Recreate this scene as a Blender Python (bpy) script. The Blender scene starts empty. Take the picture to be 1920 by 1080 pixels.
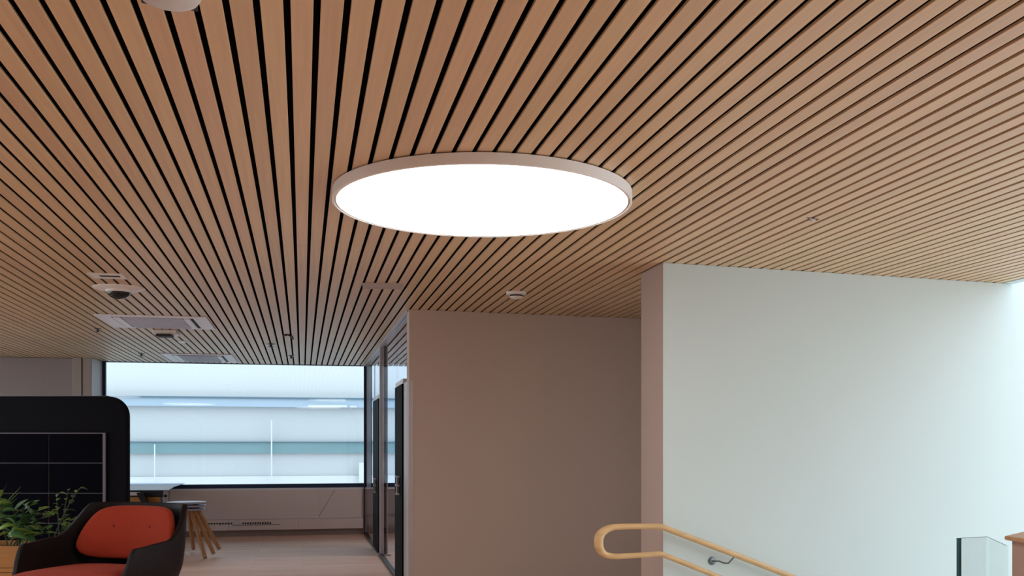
import bpy, bmesh, math, random
from mathutils import Vector, Matrix
random.seed(7)
scn = bpy.context.scene
COL = scn.collection

# ------------------------------------------------------------------ camera
F = 1850.0                     # focal length in pixels of a 1920 wide frame
YAW = math.radians(12.0)       # the camera looks 12 degrees right of the slats
EYE = 1.38
CH = EYE * 0.9012              # ceiling above the eye
CZ = EYE + CH                  # ceiling height
HZ = 835.0                     # horizon row
s12, c12 = math.sin(YAW), math.cos(YAW)
cam = bpy.data.cameras.new('camera')
cam.sensor_width = 36.0
cam.lens = F / 1920 * 36
cam.shift_y = (HZ - 540) / 1920
cam.clip_start = 0.05
cam.clip_end = 200
camo = bpy.data.objects.new('camera', cam)
camo.location = (0, 0, EYE)
camo.rotation_euler = (math.pi / 2, 0, -YAW)
COL.objects.link(camo)
scn.camera = camo

def P(px, py, d):
    """surveyed point: pixel of the photograph at a measured distance"""
    lat = (px - 960) / F * d
    return Vector((lat * c12 + d * s12, -lat * s12 + d * c12, EYE + (HZ - py) / F * d))
def CP(px, py, h=CH):          # point on the ceiling plane
    return P(px, py, F * h / (HZ - py))

# ------------------------------------------------------------------ world and light
w = bpy.data.worlds.new('overcast_sky'); scn.world = w; w.use_nodes = True
nt = w.node_tree; bg = nt.nodes['Background']
tc = nt.nodes.new('ShaderNodeTexCoord'); sx = nt.nodes.new('ShaderNodeSeparateXYZ')
rp = nt.nodes.new('ShaderNodeValToRGB')
rp.color_ramp.elements[0].position = 0.0; rp.color_ramp.elements[0].color = (0.86, 0.95, 1.0, 1)
rp.color_ramp.elements[1].position = 1.0; rp.color_ramp.elements[1].color = (0.72, 0.87, 1.0, 1)
nt.links.new(tc.outputs['Generated'], sx.inputs[0]); nt.links.new(sx.outputs['Z'], rp.inputs[0])
nt.links.new(rp.outputs[0], bg.inputs['Color'])
bg.inputs['Strength'].default_value = 2.9

def area(name, loc, rot, sx_, sy_, power=0, color=(1, 1, 1), portal=False):
    l = bpy.data.lights.new(name, 'AREA'); l.shape = 'RECTANGLE'
    l.size = sx_; l.size_y = sy_; l.energy = power; l.color = color
    if portal: l.cycles.is_portal = True
    o = bpy.data.objects.new(name, l); o.location = loc; o.rotation_euler = rot
    COL.objects.link(o); return o
XLW = -6.1
area('window_portal', (-1.2, 15.70, 1.65), (-math.pi / 2, 0, 0), 6.2, 2.0, portal=True)
area('added_side_window_portal', (XLW, 10.25, 1.5), (0, -math.pi / 2, 0), 2.2, 9.5, portal=True)  # serves the side window added out of view
area('stair_window_portal', (8.9, 1.5, 1.8), (0, math.pi / 2, 0), 8.4, 9.5, portal=True)

scn.view_settings.view_transform = 'Standard'
scn.view_settings.look = 'None'
scn.view_settings.exposure = 0.0
scn.view_settings.gamma = 1.0
scn.view_settings.use_curve_mapping = False

# ------------------------------------------------------------------ materials
def mat(name, col, rough=0.6, metal=0.0, noise=0.0, nscale=(8, 8, 8), bump=0.0, rand=0.0, coord='Object',
        spec=0.5, detail=6.0, bscale=None, sheen=0.0, emis=None):
    m = bpy.data.materials.new(name); m.use_nodes = True
    n = m.node_tree.nodes; L = m.node_tree.links
    b = n['Principled BSDF']
    b.inputs['Base Color'].default_value = (*col, 1)
    b.inputs['Roughness'].default_value = rough
    b.inputs['Metallic'].default_value = metal
    b.inputs['Specular IOR Level'].default_value = spec
    if sheen: b.inputs['Sheen Weight'].default_value = sheen
    if emis:
        b.inputs['Emission Color'].default_value = (*emis[:3], 1)
        b.inputs['Emission Strength'].default_value = emis[3]
    t = n.new('ShaderNodeTexCoord'); mp = n.new('ShaderNodeMapping')
    mp.inputs['Scale'].default_value = nscale
    L.new(t.outputs[coord], mp.inputs[0])
    nz = n.new('ShaderNodeTexNoise'); nz.inputs['Scale'].default_value = 1.0; nz.inputs['Detail'].default_value = detail
    L.new(mp.outputs[0], nz.inputs['Vector'])
    if noise:
        r = n.new('ShaderNodeValToRGB')
        r.color_ramp.elements[0].position = 0.25; r.color_ramp.elements[1].position = 0.75
        r.color_ramp.elements[0].color = tuple(c * (1 - noise) for c in col) + (1,)
        r.color_ramp.elements[1].color = tuple(min(1, c * (1 + noise)) for c in col) + (1,)
        L.new(nz.outputs['Fac'], r.inputs[0]); out = r.outputs[0]
        if rand:
            oi = n.new('ShaderNodeObjectInfo'); hs = n.new('ShaderNodeHueSaturation')
            mr = n.new('ShaderNodeMapRange'); mr.inputs['To Min'].default_value = 1 - rand; mr.inputs['To Max'].default_value = 1 + rand
            L.new(oi.outputs['Random'], mr.inputs['Value']); L.new(mr.outputs[0], hs.inputs['Value'])
            mr2 = n.new('ShaderNodeMapRange'); mr2.inputs['To Min'].default_value = 0.494; mr2.inputs['To Max'].default_value = 0.506
            ml = n.new('ShaderNodeMath'); ml.operation = 'FRACT'; m2 = n.new('ShaderNodeMath'); m2.operation = 'MULTIPLY'; m2.inputs[1].default_value = 7.31
            L.new(oi.outputs['Random'], m2.inputs[0]); L.new(m2.outputs[0], ml.inputs[0]); L.new(ml.outputs[0], mr2.inputs['Value'])
            L.new(mr2.outputs[0], hs.inputs['Hue'])
            L.new(out, hs.inputs['Color']); out = hs.outputs[0]
        L.new(out, b.inputs['Base Color'])
    if bump:
        bp = n.new('ShaderNodeBump'); bp.inputs['Strength'].default_value = bump; bp.inputs['Distance'].default_value = 0.004
        src = nz
        if bscale:
            mp2 = n.new('ShaderNodeMapping'); mp2.inputs['Scale'].default_value = bscale; L.new(t.outputs[coord], mp2.inputs[0])
            src = n.new('ShaderNodeTexNoise'); src.inputs['Scale'].default_value = 1.0; L.new(mp2.outputs[0], src.inputs['Vector'])
        L.new(src.outputs['Fac'], bp.inputs['Height']); L.new(bp.outputs[0], b.inputs['Normal'])
    return m

def glass_mat(name, tint, mixf=0.12):
    m = bpy.data.materials.new(name); m.use_nodes = True
    n = m.node_tree.nodes; L = m.node_tree.links
    for x in list(n): n.remove(x)
    o = n.new('ShaderNodeOutputMaterial'); mx = n.new('ShaderNodeMixShader')
    tr = n.new('ShaderNodeBsdfTransparent'); tr.inputs['Color'].default_value = (*tint, 1)
    gl = n.new('ShaderNodeBsdfGlossy'); gl.inputs['Roughness'].default_value = 0.02
    fr = n.new('ShaderNodeFresnel'); fr.inputs['IOR'].default_value = 1.45
    ma = n.new('ShaderNodeMath'); ma.operation = 'MULTIPLY'; ma.inputs[1].default_value = mixf / 0.12
    L.new(fr.outputs[0], ma.inputs[0]); L.new(ma.outputs[0], mx.inputs[0])
    L.new(tr.outputs[0], mx.inputs[1]); L.new(gl.outputs[0], mx.inputs[2]); L.new(mx.outputs[0], o.inputs[0])
    return m

M = {}
M['slat'] = mat('oak_slat', (0.67, 0.48, 0.292), 0.42, noise=0.10, nscale=(60, 1.2, 60), bump=0.08, rand=0.055, spec=0.55)
M['void'] = mat('black_backing', (0.006, 0.005, 0.006), 0.95, spec=0.05)
M['wall_white'] = mat('white_paint', (0.62, 0.715, 0.715), 0.75, noise=0.015, nscale=(1.2, 1.2, 1.2), spec=0.25)
M['wall_brown'] = mat('greige_paint', (0.67, 0.56, 0.505), 0.8, noise=0.02, nscale=(1, 1, 1), spec=0.2)
M['wall_grey'] = mat('grey_paint', (0.40, 0.345, 0.345), 0.8, noise=0.02, nscale=(1, 1, 1), spec=0.2)
M['wall_beige'] = mat('beige_paint', (0.50, 0.43, 0.40), 0.8, noise=0.02, spec=0.2)
M['sill_white'] = mat('white_lacquer', (0.80, 0.80, 0.84), 0.4, noise=0.02)
M['jamb'] = mat('pale_blue_reveal', (0.80, 0.86, 0.97), 0.5, noise=0.02)
M['panel_pink'] = mat('pale_panel', (0.74, 0.645, 0.64), 0.6, noise=0.03, nscale=(2, 2, 2))
M['skirting'] = mat('taupe_skirting', (0.27, 0.205, 0.185), 0.6, noise=0.05)
M['navy'] = mat('navy_aluminium', (0.012, 0.035, 0.085), 0.4, metal=0.2, noise=0.05)
M['alu'] = mat('pale_aluminium', (0.55, 0.52, 0.54), 0.4, metal=0.3, noise=0.03)
M['blue_alu'] = mat('blue_grey_aluminium', (0.42, 0.56, 0.75), 0.35, metal=0.2, noise=0.03)
M['dark_brown'] = mat('dark_bronze', (0.035, 0.022, 0.02), 0.45, metal=0.3, noise=0.05)
M['black'] = mat('black_laminate', (0.004, 0.004, 0.005), 0.7, noise=0.1, spec=0.1)
M['black_fabric'] = mat('black_felt', (0.0075, 0.0075, 0.011), 0.9, noise=0.15, nscale=(60, 60, 60), bump=0.1, spec=0.1)
M['panel_black'] = mat('black_gloss_panel', (0.002, 0.002, 0.005), 0.6, noise=0.1, spec=0.03)
M['metal_grey'] = mat('grey_metal_trim', (0.16, 0.14, 0.16), 0.45, metal=0.4, noise=0.05)
M['glass'] = glass_mat('clear_glass', (0.96, 0.985, 0.99), 0.12)
M['pglass'] = glass_mat('partition_glass', (0.90, 0.92, 0.96), 0.012)
M['bglass'] = glass_mat('balustrade_glass', (0.975, 0.995, 0.992), 0.03)
M['glass_edge'] = mat('glass_edge_teal', (0.002, 0.085, 0.095), 0.2, noise=0.1)
M['lamp_rim'] = mat('white_metal_rim', (0.93, 0.95, 0.95), 0.35, noise=0.01)
M['lamp_lip'] = mat('cream_gasket', (0.80, 0.72, 0.62), 0.5, noise=0.01)
M['diffuser'] = mat('lit_diffuser', (0.9, 0.9, 0.9), 0.5, emis=(1.0, 0.97, 0.93, 5.6))
M['white_plastic'] = mat('white_plastic', (0.88, 0.84, 0.80), 0.4, noise=0.02)
M['white_cool'] = mat('white_enamel', (0.86, 0.84, 0.90), 0.4, noise=0.02)
M['grille'] = mat('grey_grille', (0.58, 0.59, 0.70), 0.5, noise=0.04)
M['slot'] = mat('dark_slot', (0.02, 0.015, 0.02), 0.7, noise=0.05)
M['dome'] = mat('smoked_dome', (0.006, 0.012, 0.012), 0.08, noise=0.05)
M['beech'] = mat('beech_wood', (0.64, 0.42, 0.205), 0.38, noise=0.12, nscale=(9, 9, 40), bump=0.04, spec=0.4)
M['oak_leg'] = mat('oak_leg', (0.50, 0.27, 0.12), 0.5, noise=0.15, nscale=(30, 30, 4))
M['seat_blue'] = mat('pale_blue_laminate', (0.40, 0.47, 0.66), 0.3, noise=0.03)
M['table_blue'] = mat('blue_grey_laminate', (0.30, 0.36, 0.52), 0.4, noise=0.03)
M['ply'] = mat('orange_plywood', (0.46, 0.20, 0.045), 0.5, noise=0.15, nscale=(3, 3, 40), bump=0.05)
M['orange'] = mat('rust_orange_wool', (0.43, 0.058, 0.030), 0.95, noise=0.08, nscale=(120, 120, 120), bump=0.25, spec=0.08, sheen=0.05)
M['orange_dk'] = mat('rust_button', (0.22, 0.02, 0.01), 0.9, noise=0.05)
M['leather'] = mat('dark_brown_leather', (0.013, 0.009, 0.010), 0.5, noise=0.2, nscale=(40, 40, 40), bump=0.12, spec=0.14)
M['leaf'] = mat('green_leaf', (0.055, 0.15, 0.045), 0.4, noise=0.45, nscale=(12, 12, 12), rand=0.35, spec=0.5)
M['leaf_lit'] = mat('lit_leaf', (0.17, 0.30, 0.04), 0.4, noise=0.3, nscale=(12, 12, 12), rand=0.2)  # lit copy of the leaf green, light put into its colour
M['stem'] = mat('plant_stem', (0.06, 0.09, 0.03), 0.6, noise=0.2)
M['soil'] = mat('potting_soil', (0.012, 0.009, 0.006), 0.95, noise=0.5, nscale=(40, 40, 40), bump=0.5)
M['newel'] = mat('rose_beige_paint', (0.50, 0.335, 0.28), 0.7, noise=0.02)
M['cap'] = mat('oak_cap', (0.58, 0.33, 0.17), 0.45, noise=0.15, nscale=(5, 30, 30))
M['chrome'] = mat('satin_steel', (0.16, 0.20, 0.21), 0.35, metal=0.9, noise=0.03)
M['ext_white'] = mat('white_cladding', (0.47, 0.49, 0.5), 0.8, noise=0.015, nscale=(0.3, 0.3, 0.3))
M['ext_grey'] = mat('pale_grey_cladding', (0.375, 0.4, 0.42), 0.8, noise=0.03, nscale=(0.3, 0.3, 0.3))
M['ext_blue'] = mat('blue_slab_edge', (0.27, 0.35, 0.43), 0.7, noise=0.04, nscale=(0.3, 0.3, 2))
M['ext_dark'] = mat('dark_flashing', (0.06, 0.12, 0.17), 0.6, noise=0.04)
M['ext_teal'] = mat('teal_spandrel', (0.125, 0.215, 0.24), 0.3, noise=0.08, nscale=(0.4, 0.4, 3))
M['ground'] = mat('pale_paving', (0.72, 0.72, 0.72), 0.9, noise=0.1)

def floor_mat():
    m = bpy.data.materials.new('oak_plank_floor'); m.use_nodes = True
    n = m.node_tree.nodes; L = m.node_tree.links; b = n['Principled BSDF']
    t = n.new('ShaderNodeTexCoord')
    br = n.new('ShaderNodeTexBrick')
    br.inputs['Scale'].default_value = 1.0; br.inputs['Brick Width'].default_value = 1.5; br.inputs['Row Height'].default_value = 0.14
    br.inputs['Mortar Size'].default_value = 0.0022; br.inputs['Bias'].default_value = 0.1; br.offset = 0.37
    br.inputs['Color1'].default_value = (0.70, 0.43, 0.32, 1); br.inputs['Color2'].default_value = (0.80, 0.53, 0.42, 1)
    br.inputs['Mortar'].default_value = (0.40, 0.25, 0.19, 1)
    L.new(t.outputs['Object'], br.inputs['Vector'])
    mp = n.new('ShaderNodeMapping'); mp.inputs['Scale'].default_value = (1.0, 18, 1); L.new(t.outputs['Object'], mp.inputs[0])
    nz = n.new('ShaderNodeTexNoise'); nz.inputs['Scale'].default_value = 1.5; nz.inputs['Detail'].default_value = 7; L.new(mp.outputs[0], nz.inputs['Vector'])
    mx = n.new('ShaderNodeMixRGB'); mx.blend_type = 'OVERLAY'; mx.inputs[0].default_value = 0.35
    L.new(br.outputs['Color'], mx.inputs[1]); L.new(nz.outputs['Fac'], mx.inputs[2]); L.new(mx.outputs[0], b.inputs['Base Color'])
    b.inputs['Roughness'].default_value = 0.55
    return m
M['floor'] = floor_mat()

# ------------------------------------------------------------------ helpers
def box_data(lo, hi):
    (a, b, c), (d, e, f) = lo, hi
    v = [(a, b, c), (d, b, c), (d, e, c), (a, e, c), (a, b, f), (d, b, f), (d, e, f), (a, e, f)]
    fc = [(0, 3, 2, 1), (4, 5, 6, 7), (0, 1, 5, 4), (1, 2, 6, 5), (2, 3, 7, 6), (3, 0, 4, 7)]
    return v, fc
class MB:
    def __init__(s): s.v = []; s.f = []
    def add(s, v, f, mtx=None):
        o = len(s.v); s.v += [tuple(mtx @ Vector(p)) if mtx else tuple(p) for p in v]
        s.f += [tuple(i + o for i in q) for q in f]; return s
    def box(s, lo, hi, mtx=None): return s.add(*box_data(lo, hi), mtx)
    def prism(s, pts, z0, z1):
        n = len(pts); v = [(p[0], p[1], z0) for p in pts] + [(p[0], p[1], z1) for p in pts]
        f = [tuple(range(n))[::-1], tuple(range(n, 2 * n))] + [(i, (i + 1) % n, n + (i + 1) % n, n + i) for i in range(n)]
        return s.add(v, f)
    def lathe(s, prof, n=48, mtx=None, ring=False):
        v = []; f = []
        for r, z in prof:
            for k in range(n):
                a = 2 * math.pi * k / n; v.append((r * math.cos(a), r * math.sin(a), z))
        m = len(prof)
        for i in range(m - 1):
            for k in range(n):
                f.append((i * n + k, i * n + (k + 1) % n, (i + 1) * n + (k + 1) % n, (i + 1) * n + k))
        if ring:
            for k in range(n): f.append(((m - 1) * n + k, (m - 1) * n + (k + 1) % n, (k + 1) % n, k))
        else:
            f.append(tuple(range(n))[::-1]); f.append(tuple(range((m - 1) * n, m * n)))
        return s.add(v, f, mtx)
    def tube(s, pts, r, n=12):
        pts = [Vector(p) for p in pts]; v = []; f = []; m = len(pts)
        up = Vector((0, 0, 1)); ref = None
        for i, p in enumerate(pts):
            t = (pts[min(i + 1, m - 1)] - pts[max(i - 1, 0)]).normalized()
            if ref is None:
                ref = up.cross(t) if abs(t.z) < 0.95 else Vector((1, 0, 0)).cross(t)
            ref = (ref - t * ref.dot(t)).normalized(); b2 = t.cross(ref)
            rr = r[i] if isinstance(r, (list, tuple)) else r
            for k in range(n):
                a = 2 * math.pi * k / n; v.append(tuple(p + ref * (rr * math.cos(a)) + b2 * (rr * math.sin(a))))
        for i in range(m - 1):
            for k in range(n):
                f.append((i * n + k, i * n + (k + 1) % n, (i + 1) * n + (k + 1) % n, (i + 1) * n + k))
        f.append(tuple(range(n))[::-1]); f.append(tuple(range((m - 1) * n, m * n)))
        return s.add(v, f)
    def build(s, name, material, parent=None, smooth=False, bevel=0, seg=2, origin=None):
        me = bpy.data.meshes.new(name)
        if origin is None and parent is None and s.v:
            xs = [p[0] for p in s.v]; ys = [p[1] for p in s.v]; zs = [p[2] for p in s.v]
            origin = ((min(xs) + max(xs)) / 2, (min(ys) + max(ys)) / 2, min(zs))
        ox = Vector(origin) if origin is not None else Vector((0, 0, 0))
        me.from_pydata([tuple(Vector(p) - ox) for p in s.v], [], s.f); me.update()
        bm = bmesh.new(); bm.from_mesh(me); bmesh.ops.recalc_face_normals(bm, faces=bm.faces); bm.to_mesh(me); bm.free()
        me.materials.append(material)
        o = bpy.data.objects.new(name, me); COL.objects.link(o); o.location = ox
        if parent: o.parent = parent
        if smooth:
            for p in me.polygons: p.use_smooth = True
            md = o.modifiers.new('edge', 'EDGE_SPLIT'); md.split_angle = math.radians(40)
        if bevel:
            md = o.modifiers.new('bevel', 'BEVEL'); md.width = bevel; md.segments = seg; md.limit_method = 'ANGLE'
        return o
def empty(name, loc, rz=0):
    o = bpy.data.objects.new(name, None); o.empty_display_size = 0.1; COL.objects.link(o)
    o.location = loc; o.rotation_euler = (0, 0, rz); return o
def tag(o, label, cat, group=None):
    o['label'] = label; o['category'] = cat
    if group: o['group'] = group
    return o
def struct(o, label=None, cat=None):
    o['kind'] = 'structure'
    if label: o['label'] = label
    if cat: o['category'] = cat
    return o
def arch(o, label, cat): return struct(o, label, cat)
def clone(o, parent=None):
    c = o.copy(); COL.objects.link(c)
    if parent: c.parent = parent
    for ch in list(o.children): clone(ch, c)
    return c

# ------------------------------------------------------------------ key lines
WY = 15.53                                    # window wall
PX = 0.955                                    # glass partition line
A = CP(767, 580); B = CP(1200, 597)           # greige wall top line
C0 = CP(1243, 492); C1 = CP(1202, 513); D = CP(1870, 530)
XL, XR = -6.0, 5.30

# floor (leaves the stairwell open at the right)
fl = MB()
fl.box((XL, -3, -0.25), (2.3, WY + 0.1, 0)).box((2.3, -3, -0.25), (9, 3.6, 0)).box((2.3, 6.9, -0.25), (9, WY + 0.1, 0))
arch(fl.build('floor', M['floor'], origin=(0, 0, 0)), 'pale pinkish oak plank floor running to the window wall', 'floor')
arch(MB().box((2.3, 3.3, -3.0), (9, 7.2, -2.9)).build('floor_lower', M['floor']), 'lower landing floor at the foot of the stairwell', 'floor')

# ceiling: backing board, carriers, slats
ceil = MB().box((XL - 0.1, -3, CZ + 0.036), (XR, WY + 0.1, CZ + 0.25)).build('ceiling', M['void'], origin=(0, 0, CZ))
arch(ceil, 'slatted oak ceiling with black gaps between long boards', 'ceiling')
PITCH = 0.0840; GAP = 0.0205; W = PITCH - GAP
def slat_mesh(y0, y1, name='slat'):
    me = bpy.data.meshes.new(name); h = 0.010; c = 0.0014; a = W / 2
    prof = [(-a, h), (-a, c), (-a + c, 0), (a - c, 0), (a, c), (a, h)]
    v = [(x, y, z) for y in (y0, y1) for x, z in prof]; n = 6
    f = [tuple(range(n)), tuple(range(n, 2 * n))[::-1]] + [(i, i + n, (i + 1) % n + n, (i + 1) % n) for i in range(n)]
    me.from_pydata(v, [], f); bm = bmesh.new(); bm.from_mesh(me); bmesh.ops.recalc_face_normals(bm, faces=bm.faces); bm.to_mesh(me); bm.free()
    me.materials.append(M['slat']); return me
gap0 = 0.0412
k0 = math.ceil((XL - gap0) / PITCH); k1 = int((XR - 0.03 - gap0) / PITCH)
joints = [8.95, 6.25, 10.9, 7.6]
meshes = {}
for k in range(k0, k1):
    x = gap0 + (k + 0.5) * PITCH
    end = WY if x < 3.95 else 6.85
    j = joints[(k * 7) % 4] if x < 3.95 else None
    segs = [(-2.6, j - 0.001), (j + 0.001, end)] if j else [(-2.6, end)]
    for sg in segs:
        if sg not in meshes: meshes[sg] = slat_mesh(*sg)
        o = bpy.data.objects.new('slat', meshes[sg]); COL.objects.link(o); o.parent = ceil
        o.location = (x, 0, random.uniform(-0.0006, 0.0006))
car = MB()                                    # cross battens seen in the gaps
for y in [3.2 + 0.6 * i for i in range(21)]:
    car.box((XL, y, CZ + 0.022), (2.4, y + 0.012, CZ + 0.034))
car.build('batten', mat('batten_grey', (0.05, 0.05, 0.05), 0.8, noise=0.05), ceil)
struct(MB().box((gap0 + k1 * PITCH - 0.004, -3, CZ - 0.004), (XR + 0.045, 6.6, CZ + 0.26)).build('trim_1', M['wall_white']), 'white ceiling edge strip beside the stair void', 'trim')

# white stair wall (thick block), atrium continuation, greige wall
dirw = (D - C0); dirw.z = 0; dirw.normalize()
E1 = C0 + dirw * 6.9
blk = MB().prism([(C0.x, C0.y), (E1.x, E1.y), (E1.x, C1.y + 0.75), (C1.x, C1.y)], -3.0, CZ)
# side face is its own paint
ww = blk.build('wall_right', M['wall_white'], bevel=0.004)
arch(ww, 'tall white stair wall behind the wooden handrail', 'wall')
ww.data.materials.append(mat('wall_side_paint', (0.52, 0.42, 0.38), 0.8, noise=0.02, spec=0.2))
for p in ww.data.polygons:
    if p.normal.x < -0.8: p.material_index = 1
up0 = C0 + dirw * ((XR + 0.045 - C0.x) / dirw.x)
struct(MB().prism([(up0.x, up0.y), (E1.x, E1.y), (E1.x, E1.y + 0.3), (up0.x, up0.y + 0.3)], CZ, 6.0).build('wall_atrium', M['wall_white']), 'white wall rising past the ceiling edge', 'wall')
dirb = (B - A); dirb.z = 0; dirb.normalize(); nb = Vector((-dirb.y, dirb.x, 0))
B2 = A + dirb * 3.6
wc = MB().prism([(A.x, A.y), (B2.x, B2.y), (B2.x + nb.x * .12, B2.y + nb.y * .12), (A.x + nb.x * .12, A.y + nb.y * .12)], 0, CZ).build('wall_centre', M['wall_brown'], bevel=0.003)
arch(wc, 'plain greige wall between glass partition and stair wall', 'wall')
# shell out of view
struct(MB().box((XL - 0.2, -3, 0), (XL, 5.5, CZ + 0.25)).box((XL - 0.2, 5.5, 0), (XL, 15.0, 0.4)).box((XL - 0.2, 15.0, 0), (XL, WY + 0.4, CZ + 0.25)).build('wall_left', M['wall_beige']), 'left wall of the lounge', 'wall')
w3 = empty('window_added', (0, 0, 0)); arch(w3, 'unseen long side window added to light the lounge, beyond the left edge', 'window')  # unseen window, added for cool daylight at the far end
for i in range(6): MB().box((XL - 0.12, 5.5 + i * 1.89, 0.4), (XL - 0.05, 5.55 + i * 1.89, CZ + 0.05)).build('mullion', M['navy'], w3)
MB().box((XL - 0.09, 5.5, 0.4), (XL - 0.08, 15.0, CZ + 0.05)).build('pane', M['glass'], w3)
struct(MB().box((XL - 0.2, -3.2, 0), (9, -3, CZ + 0.25)).build('wall_rear', M['wall_beige']), 'wall behind the viewer', 'wall')
struct(MB().box((3.9, 7.8, 0), (4.1, WY + 0.4, CZ + 0.05)).build('wall_room', M['wall_beige']), 'far side wall of the meeting room', 'wall')
# stairwell lining
struct(MB().box((2.2, 3.5, -3.0), (2.3, 6.55, -0.25)).box((2.2, 3.4, -3.0), (9, 3.5, -0.25)).build('wall_stairwell', M['wall_white']), 'white lining of the open stairwell', 'wall')

# ------------------------------------------------------------------ window wall
def wx(px):      # x on the window wall plane for a pixel column
    t = (px - 960) / F
    return WY * (s12 + t * c12) / (c12 - t * s12)
def wz(px, py, Y=WY):
    x = wx(px) * Y / WY; d = x * s12 + Y * c12
    return EYE + (HZ - py) / F * d
zs = wz(550, 915)
XW0, XW1 = wx(190), 3.9
WJ = WY - 0.5
def wj(px): return wx(px) * WJ / WY
wb = MB().box((XL, WJ, 0), (wj(172), WY + 0.3, CZ + 0.05)).box((wj(172), WY, 0), (XW1, WY + 0.3, zs - 0.03)).build('wall_back', M['wall_grey'])
arch(wb, 'grey wall at the far end, left of the wide window', 'wall')
# pilaster casing
pl = MB().box((wj(137), WJ - 0.05, 0), (wj(154), WJ, CZ)).box((wj(156), WJ - 0.04, 0), (wj(172), WJ, CZ)).build('trim_2', M['wall_beige'], bevel=0.004)
struct(pl, 'beige pilaster casing left of the window', 'trim')
struct(MB().box((wj(-40), WJ - 0.02, CZ - 0.012), (wj(137), WJ, CZ)).build('trim_3', M['skirting']), 'thin dark strip under the ceiling at the left', 'trim')
# apron panel under the window, lower casing, skirting
zc = wz(550, 972); zb = wz(550, 992)
XB0 = wx(318)
xs = [XB0 + 0.0, wx(430), wx(560), PX - 0.03]
ap = empty('wall_panelling', ((XB0 + PX) / 2, WY, 0))
ap.location = (0, 0, 0)
for a_, b_ in [(XB0, wx(600)), (wx(600), PX - 0.03)]:
    MB().box((a_ + 0.001, WY - 0.03, zc), (b_ - 0.001, WY, zs - 0.03)).build('panel', M['panel_pink'], ap, bevel=0.002)
for a_, b_ in zip(xs[:-1], xs[1:]):
    MB().box((a_ + 0.001, WY - 0.075, zb), (b_ - 0.001, WY, zc - 0.003)).build('duct_cover', M['panel_pink'], ap, bevel=0.004)
MB().box((XB0 - 0.12, WY - 0.04, zc), (XB0 - 0.01, WY, zs - 0.03)).build('end_panel', M['sill_white'], ap, bevel=0.003)
MB().lathe([(0.02, 0), (0.02, 0.004)], 16, Matrix.Translation((XB0 - 0.055, WY - 0.04, zs - 0.10)) @ Matrix.Rotation(math.pi / 2, 4, 'X')).build('cable_hole', M['slot'], ap)
arch(ap, 'pale panelling and duct cover below the window', 'panelling')
sl = MB()
for x0, x1, st in ((380, 438, 5.3), (455, 510, 4.6)):
    x = x0
    while x < x1:
        hh = random.uniform(0.010, 0.022)
        sl.box((wx(x), WY - 0.079, zc - 0.055 - hh), (wx(x + st * 0.62), WY - 0.074, zc - 0.045)); x += st
sl.box((wx(437), WY - 0.079, zc - 0.088), (wx(525), WY - 0.074, zc - 0.081))
so = sl.build('vent_slots', M['slot'], ap); so['kind'] = 'stuff'
struct(MB().box((XL, WY - 0.02, 0), (PX - 0.03, WY, zb)).build('baseboard_back', M['skirting']), 'taupe baseboard under the window wall', 'baseboard')
# diagonal cable on the panelling
cb = MB().tube([P(628, 918, WY / c12 * 1.0 * 0.941), P(612, 945, WY / c12 * 0.941), P(598, 968, WY / c12 * 0.941)], 0.003, 6)
# the window itself
window = empty('window_1', (0, 0, 0)); arch(window, 'wide far window with dark navy frame down to a white sill', 'window')
zt = CZ + 0.03; yf0, yf1 = WY + 0.06, WY + 0.13
xg0, xg1 = wx(190), wx(688)
MB().box((xg0, yf0, zs), (wx(196.5), yf1, zt)).build('frame_left', M['navy'], window)
MB().box((wx(683), yf0, zs), (xg1, yf1, zt)).build('frame_right', M['navy'], window)
MB().box((xg0, yf0, zs), (xg1, yf1, zs + 0.062)).build('frame_bottom', M['navy'], window)
MB().box((xg0, yf0, CZ - 0.005), (xg1, yf1, zt + 0.04)).build('frame_top', M['navy'], window)
MB().box((wx(196.5), yf0 + 0.03, zs + 0.062), (wx(683), yf0 + 0.04, zt)).build('pane', M['glass'], window)
MB().prism([(wj(172) + 0.001, WJ - 0.002), (wx(190) + 0.001, WY + 0.06), (wx(190), WY + 0.3), (wj(172) - 0.05, WY + 0.3), (wj(172) - 0.05, WJ - 0.002)], zs, CZ + 0.01).build('jamb', M['jamb'], window)
MB().box((wx(190), WY - 0.035, zs - 0.03), (xg1 + 0.05, WY + 0.06, zs)).build('sill', M['sill_white'], window, bevel=0.003)
MB().box((xg1, WY - 0.02, zs - 0.03), (wx(695.5), yf1 + 0.02, zt)).build('mullion', M['blue_alu'], window)
# second window, behind the partition
w2 = empty('window_2', (0, 0, 0)); arch(w2, 'narrower window seen through the glass partition', 'window')
xa = wx(695.5)
MB().box((xa, yf0, zs), (xa + 0.022, yf1, zt)).box((xa, yf0, zs), (3.9, yf1, zs + 0.062)).box((3.5, yf0, zs), (3.55, yf1, zt)).build('frame', M['navy'], w2)
MB().box((wx(703), yf0, zs), (wx(704), yf1, zt)).build('glazing_bar', M['blue_alu'], w2)
MB().box((xa + 0.022, yf0 + 0.03, zs + 0.062), (3.5, yf0 + 0.04, zt)).build('pane', M['glass'], w2)
MB().box((xa, WY - 0.035, zs - 0.03), (3.9, WY + 0.06, zs)).build('sill', M['sill_white'], w2)
struct(MB().box((PX + 0.05, WY - 0.05, 0.30), (3.9, WY - 0.03, 0.31)).box((PX + 0.05, WY - 0.03, 0.0), (3.9, WY, 0.14)).build('baseboard_room', M['skirting']), 'taupe baseboard in the meeting room', 'baseboard')

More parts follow.
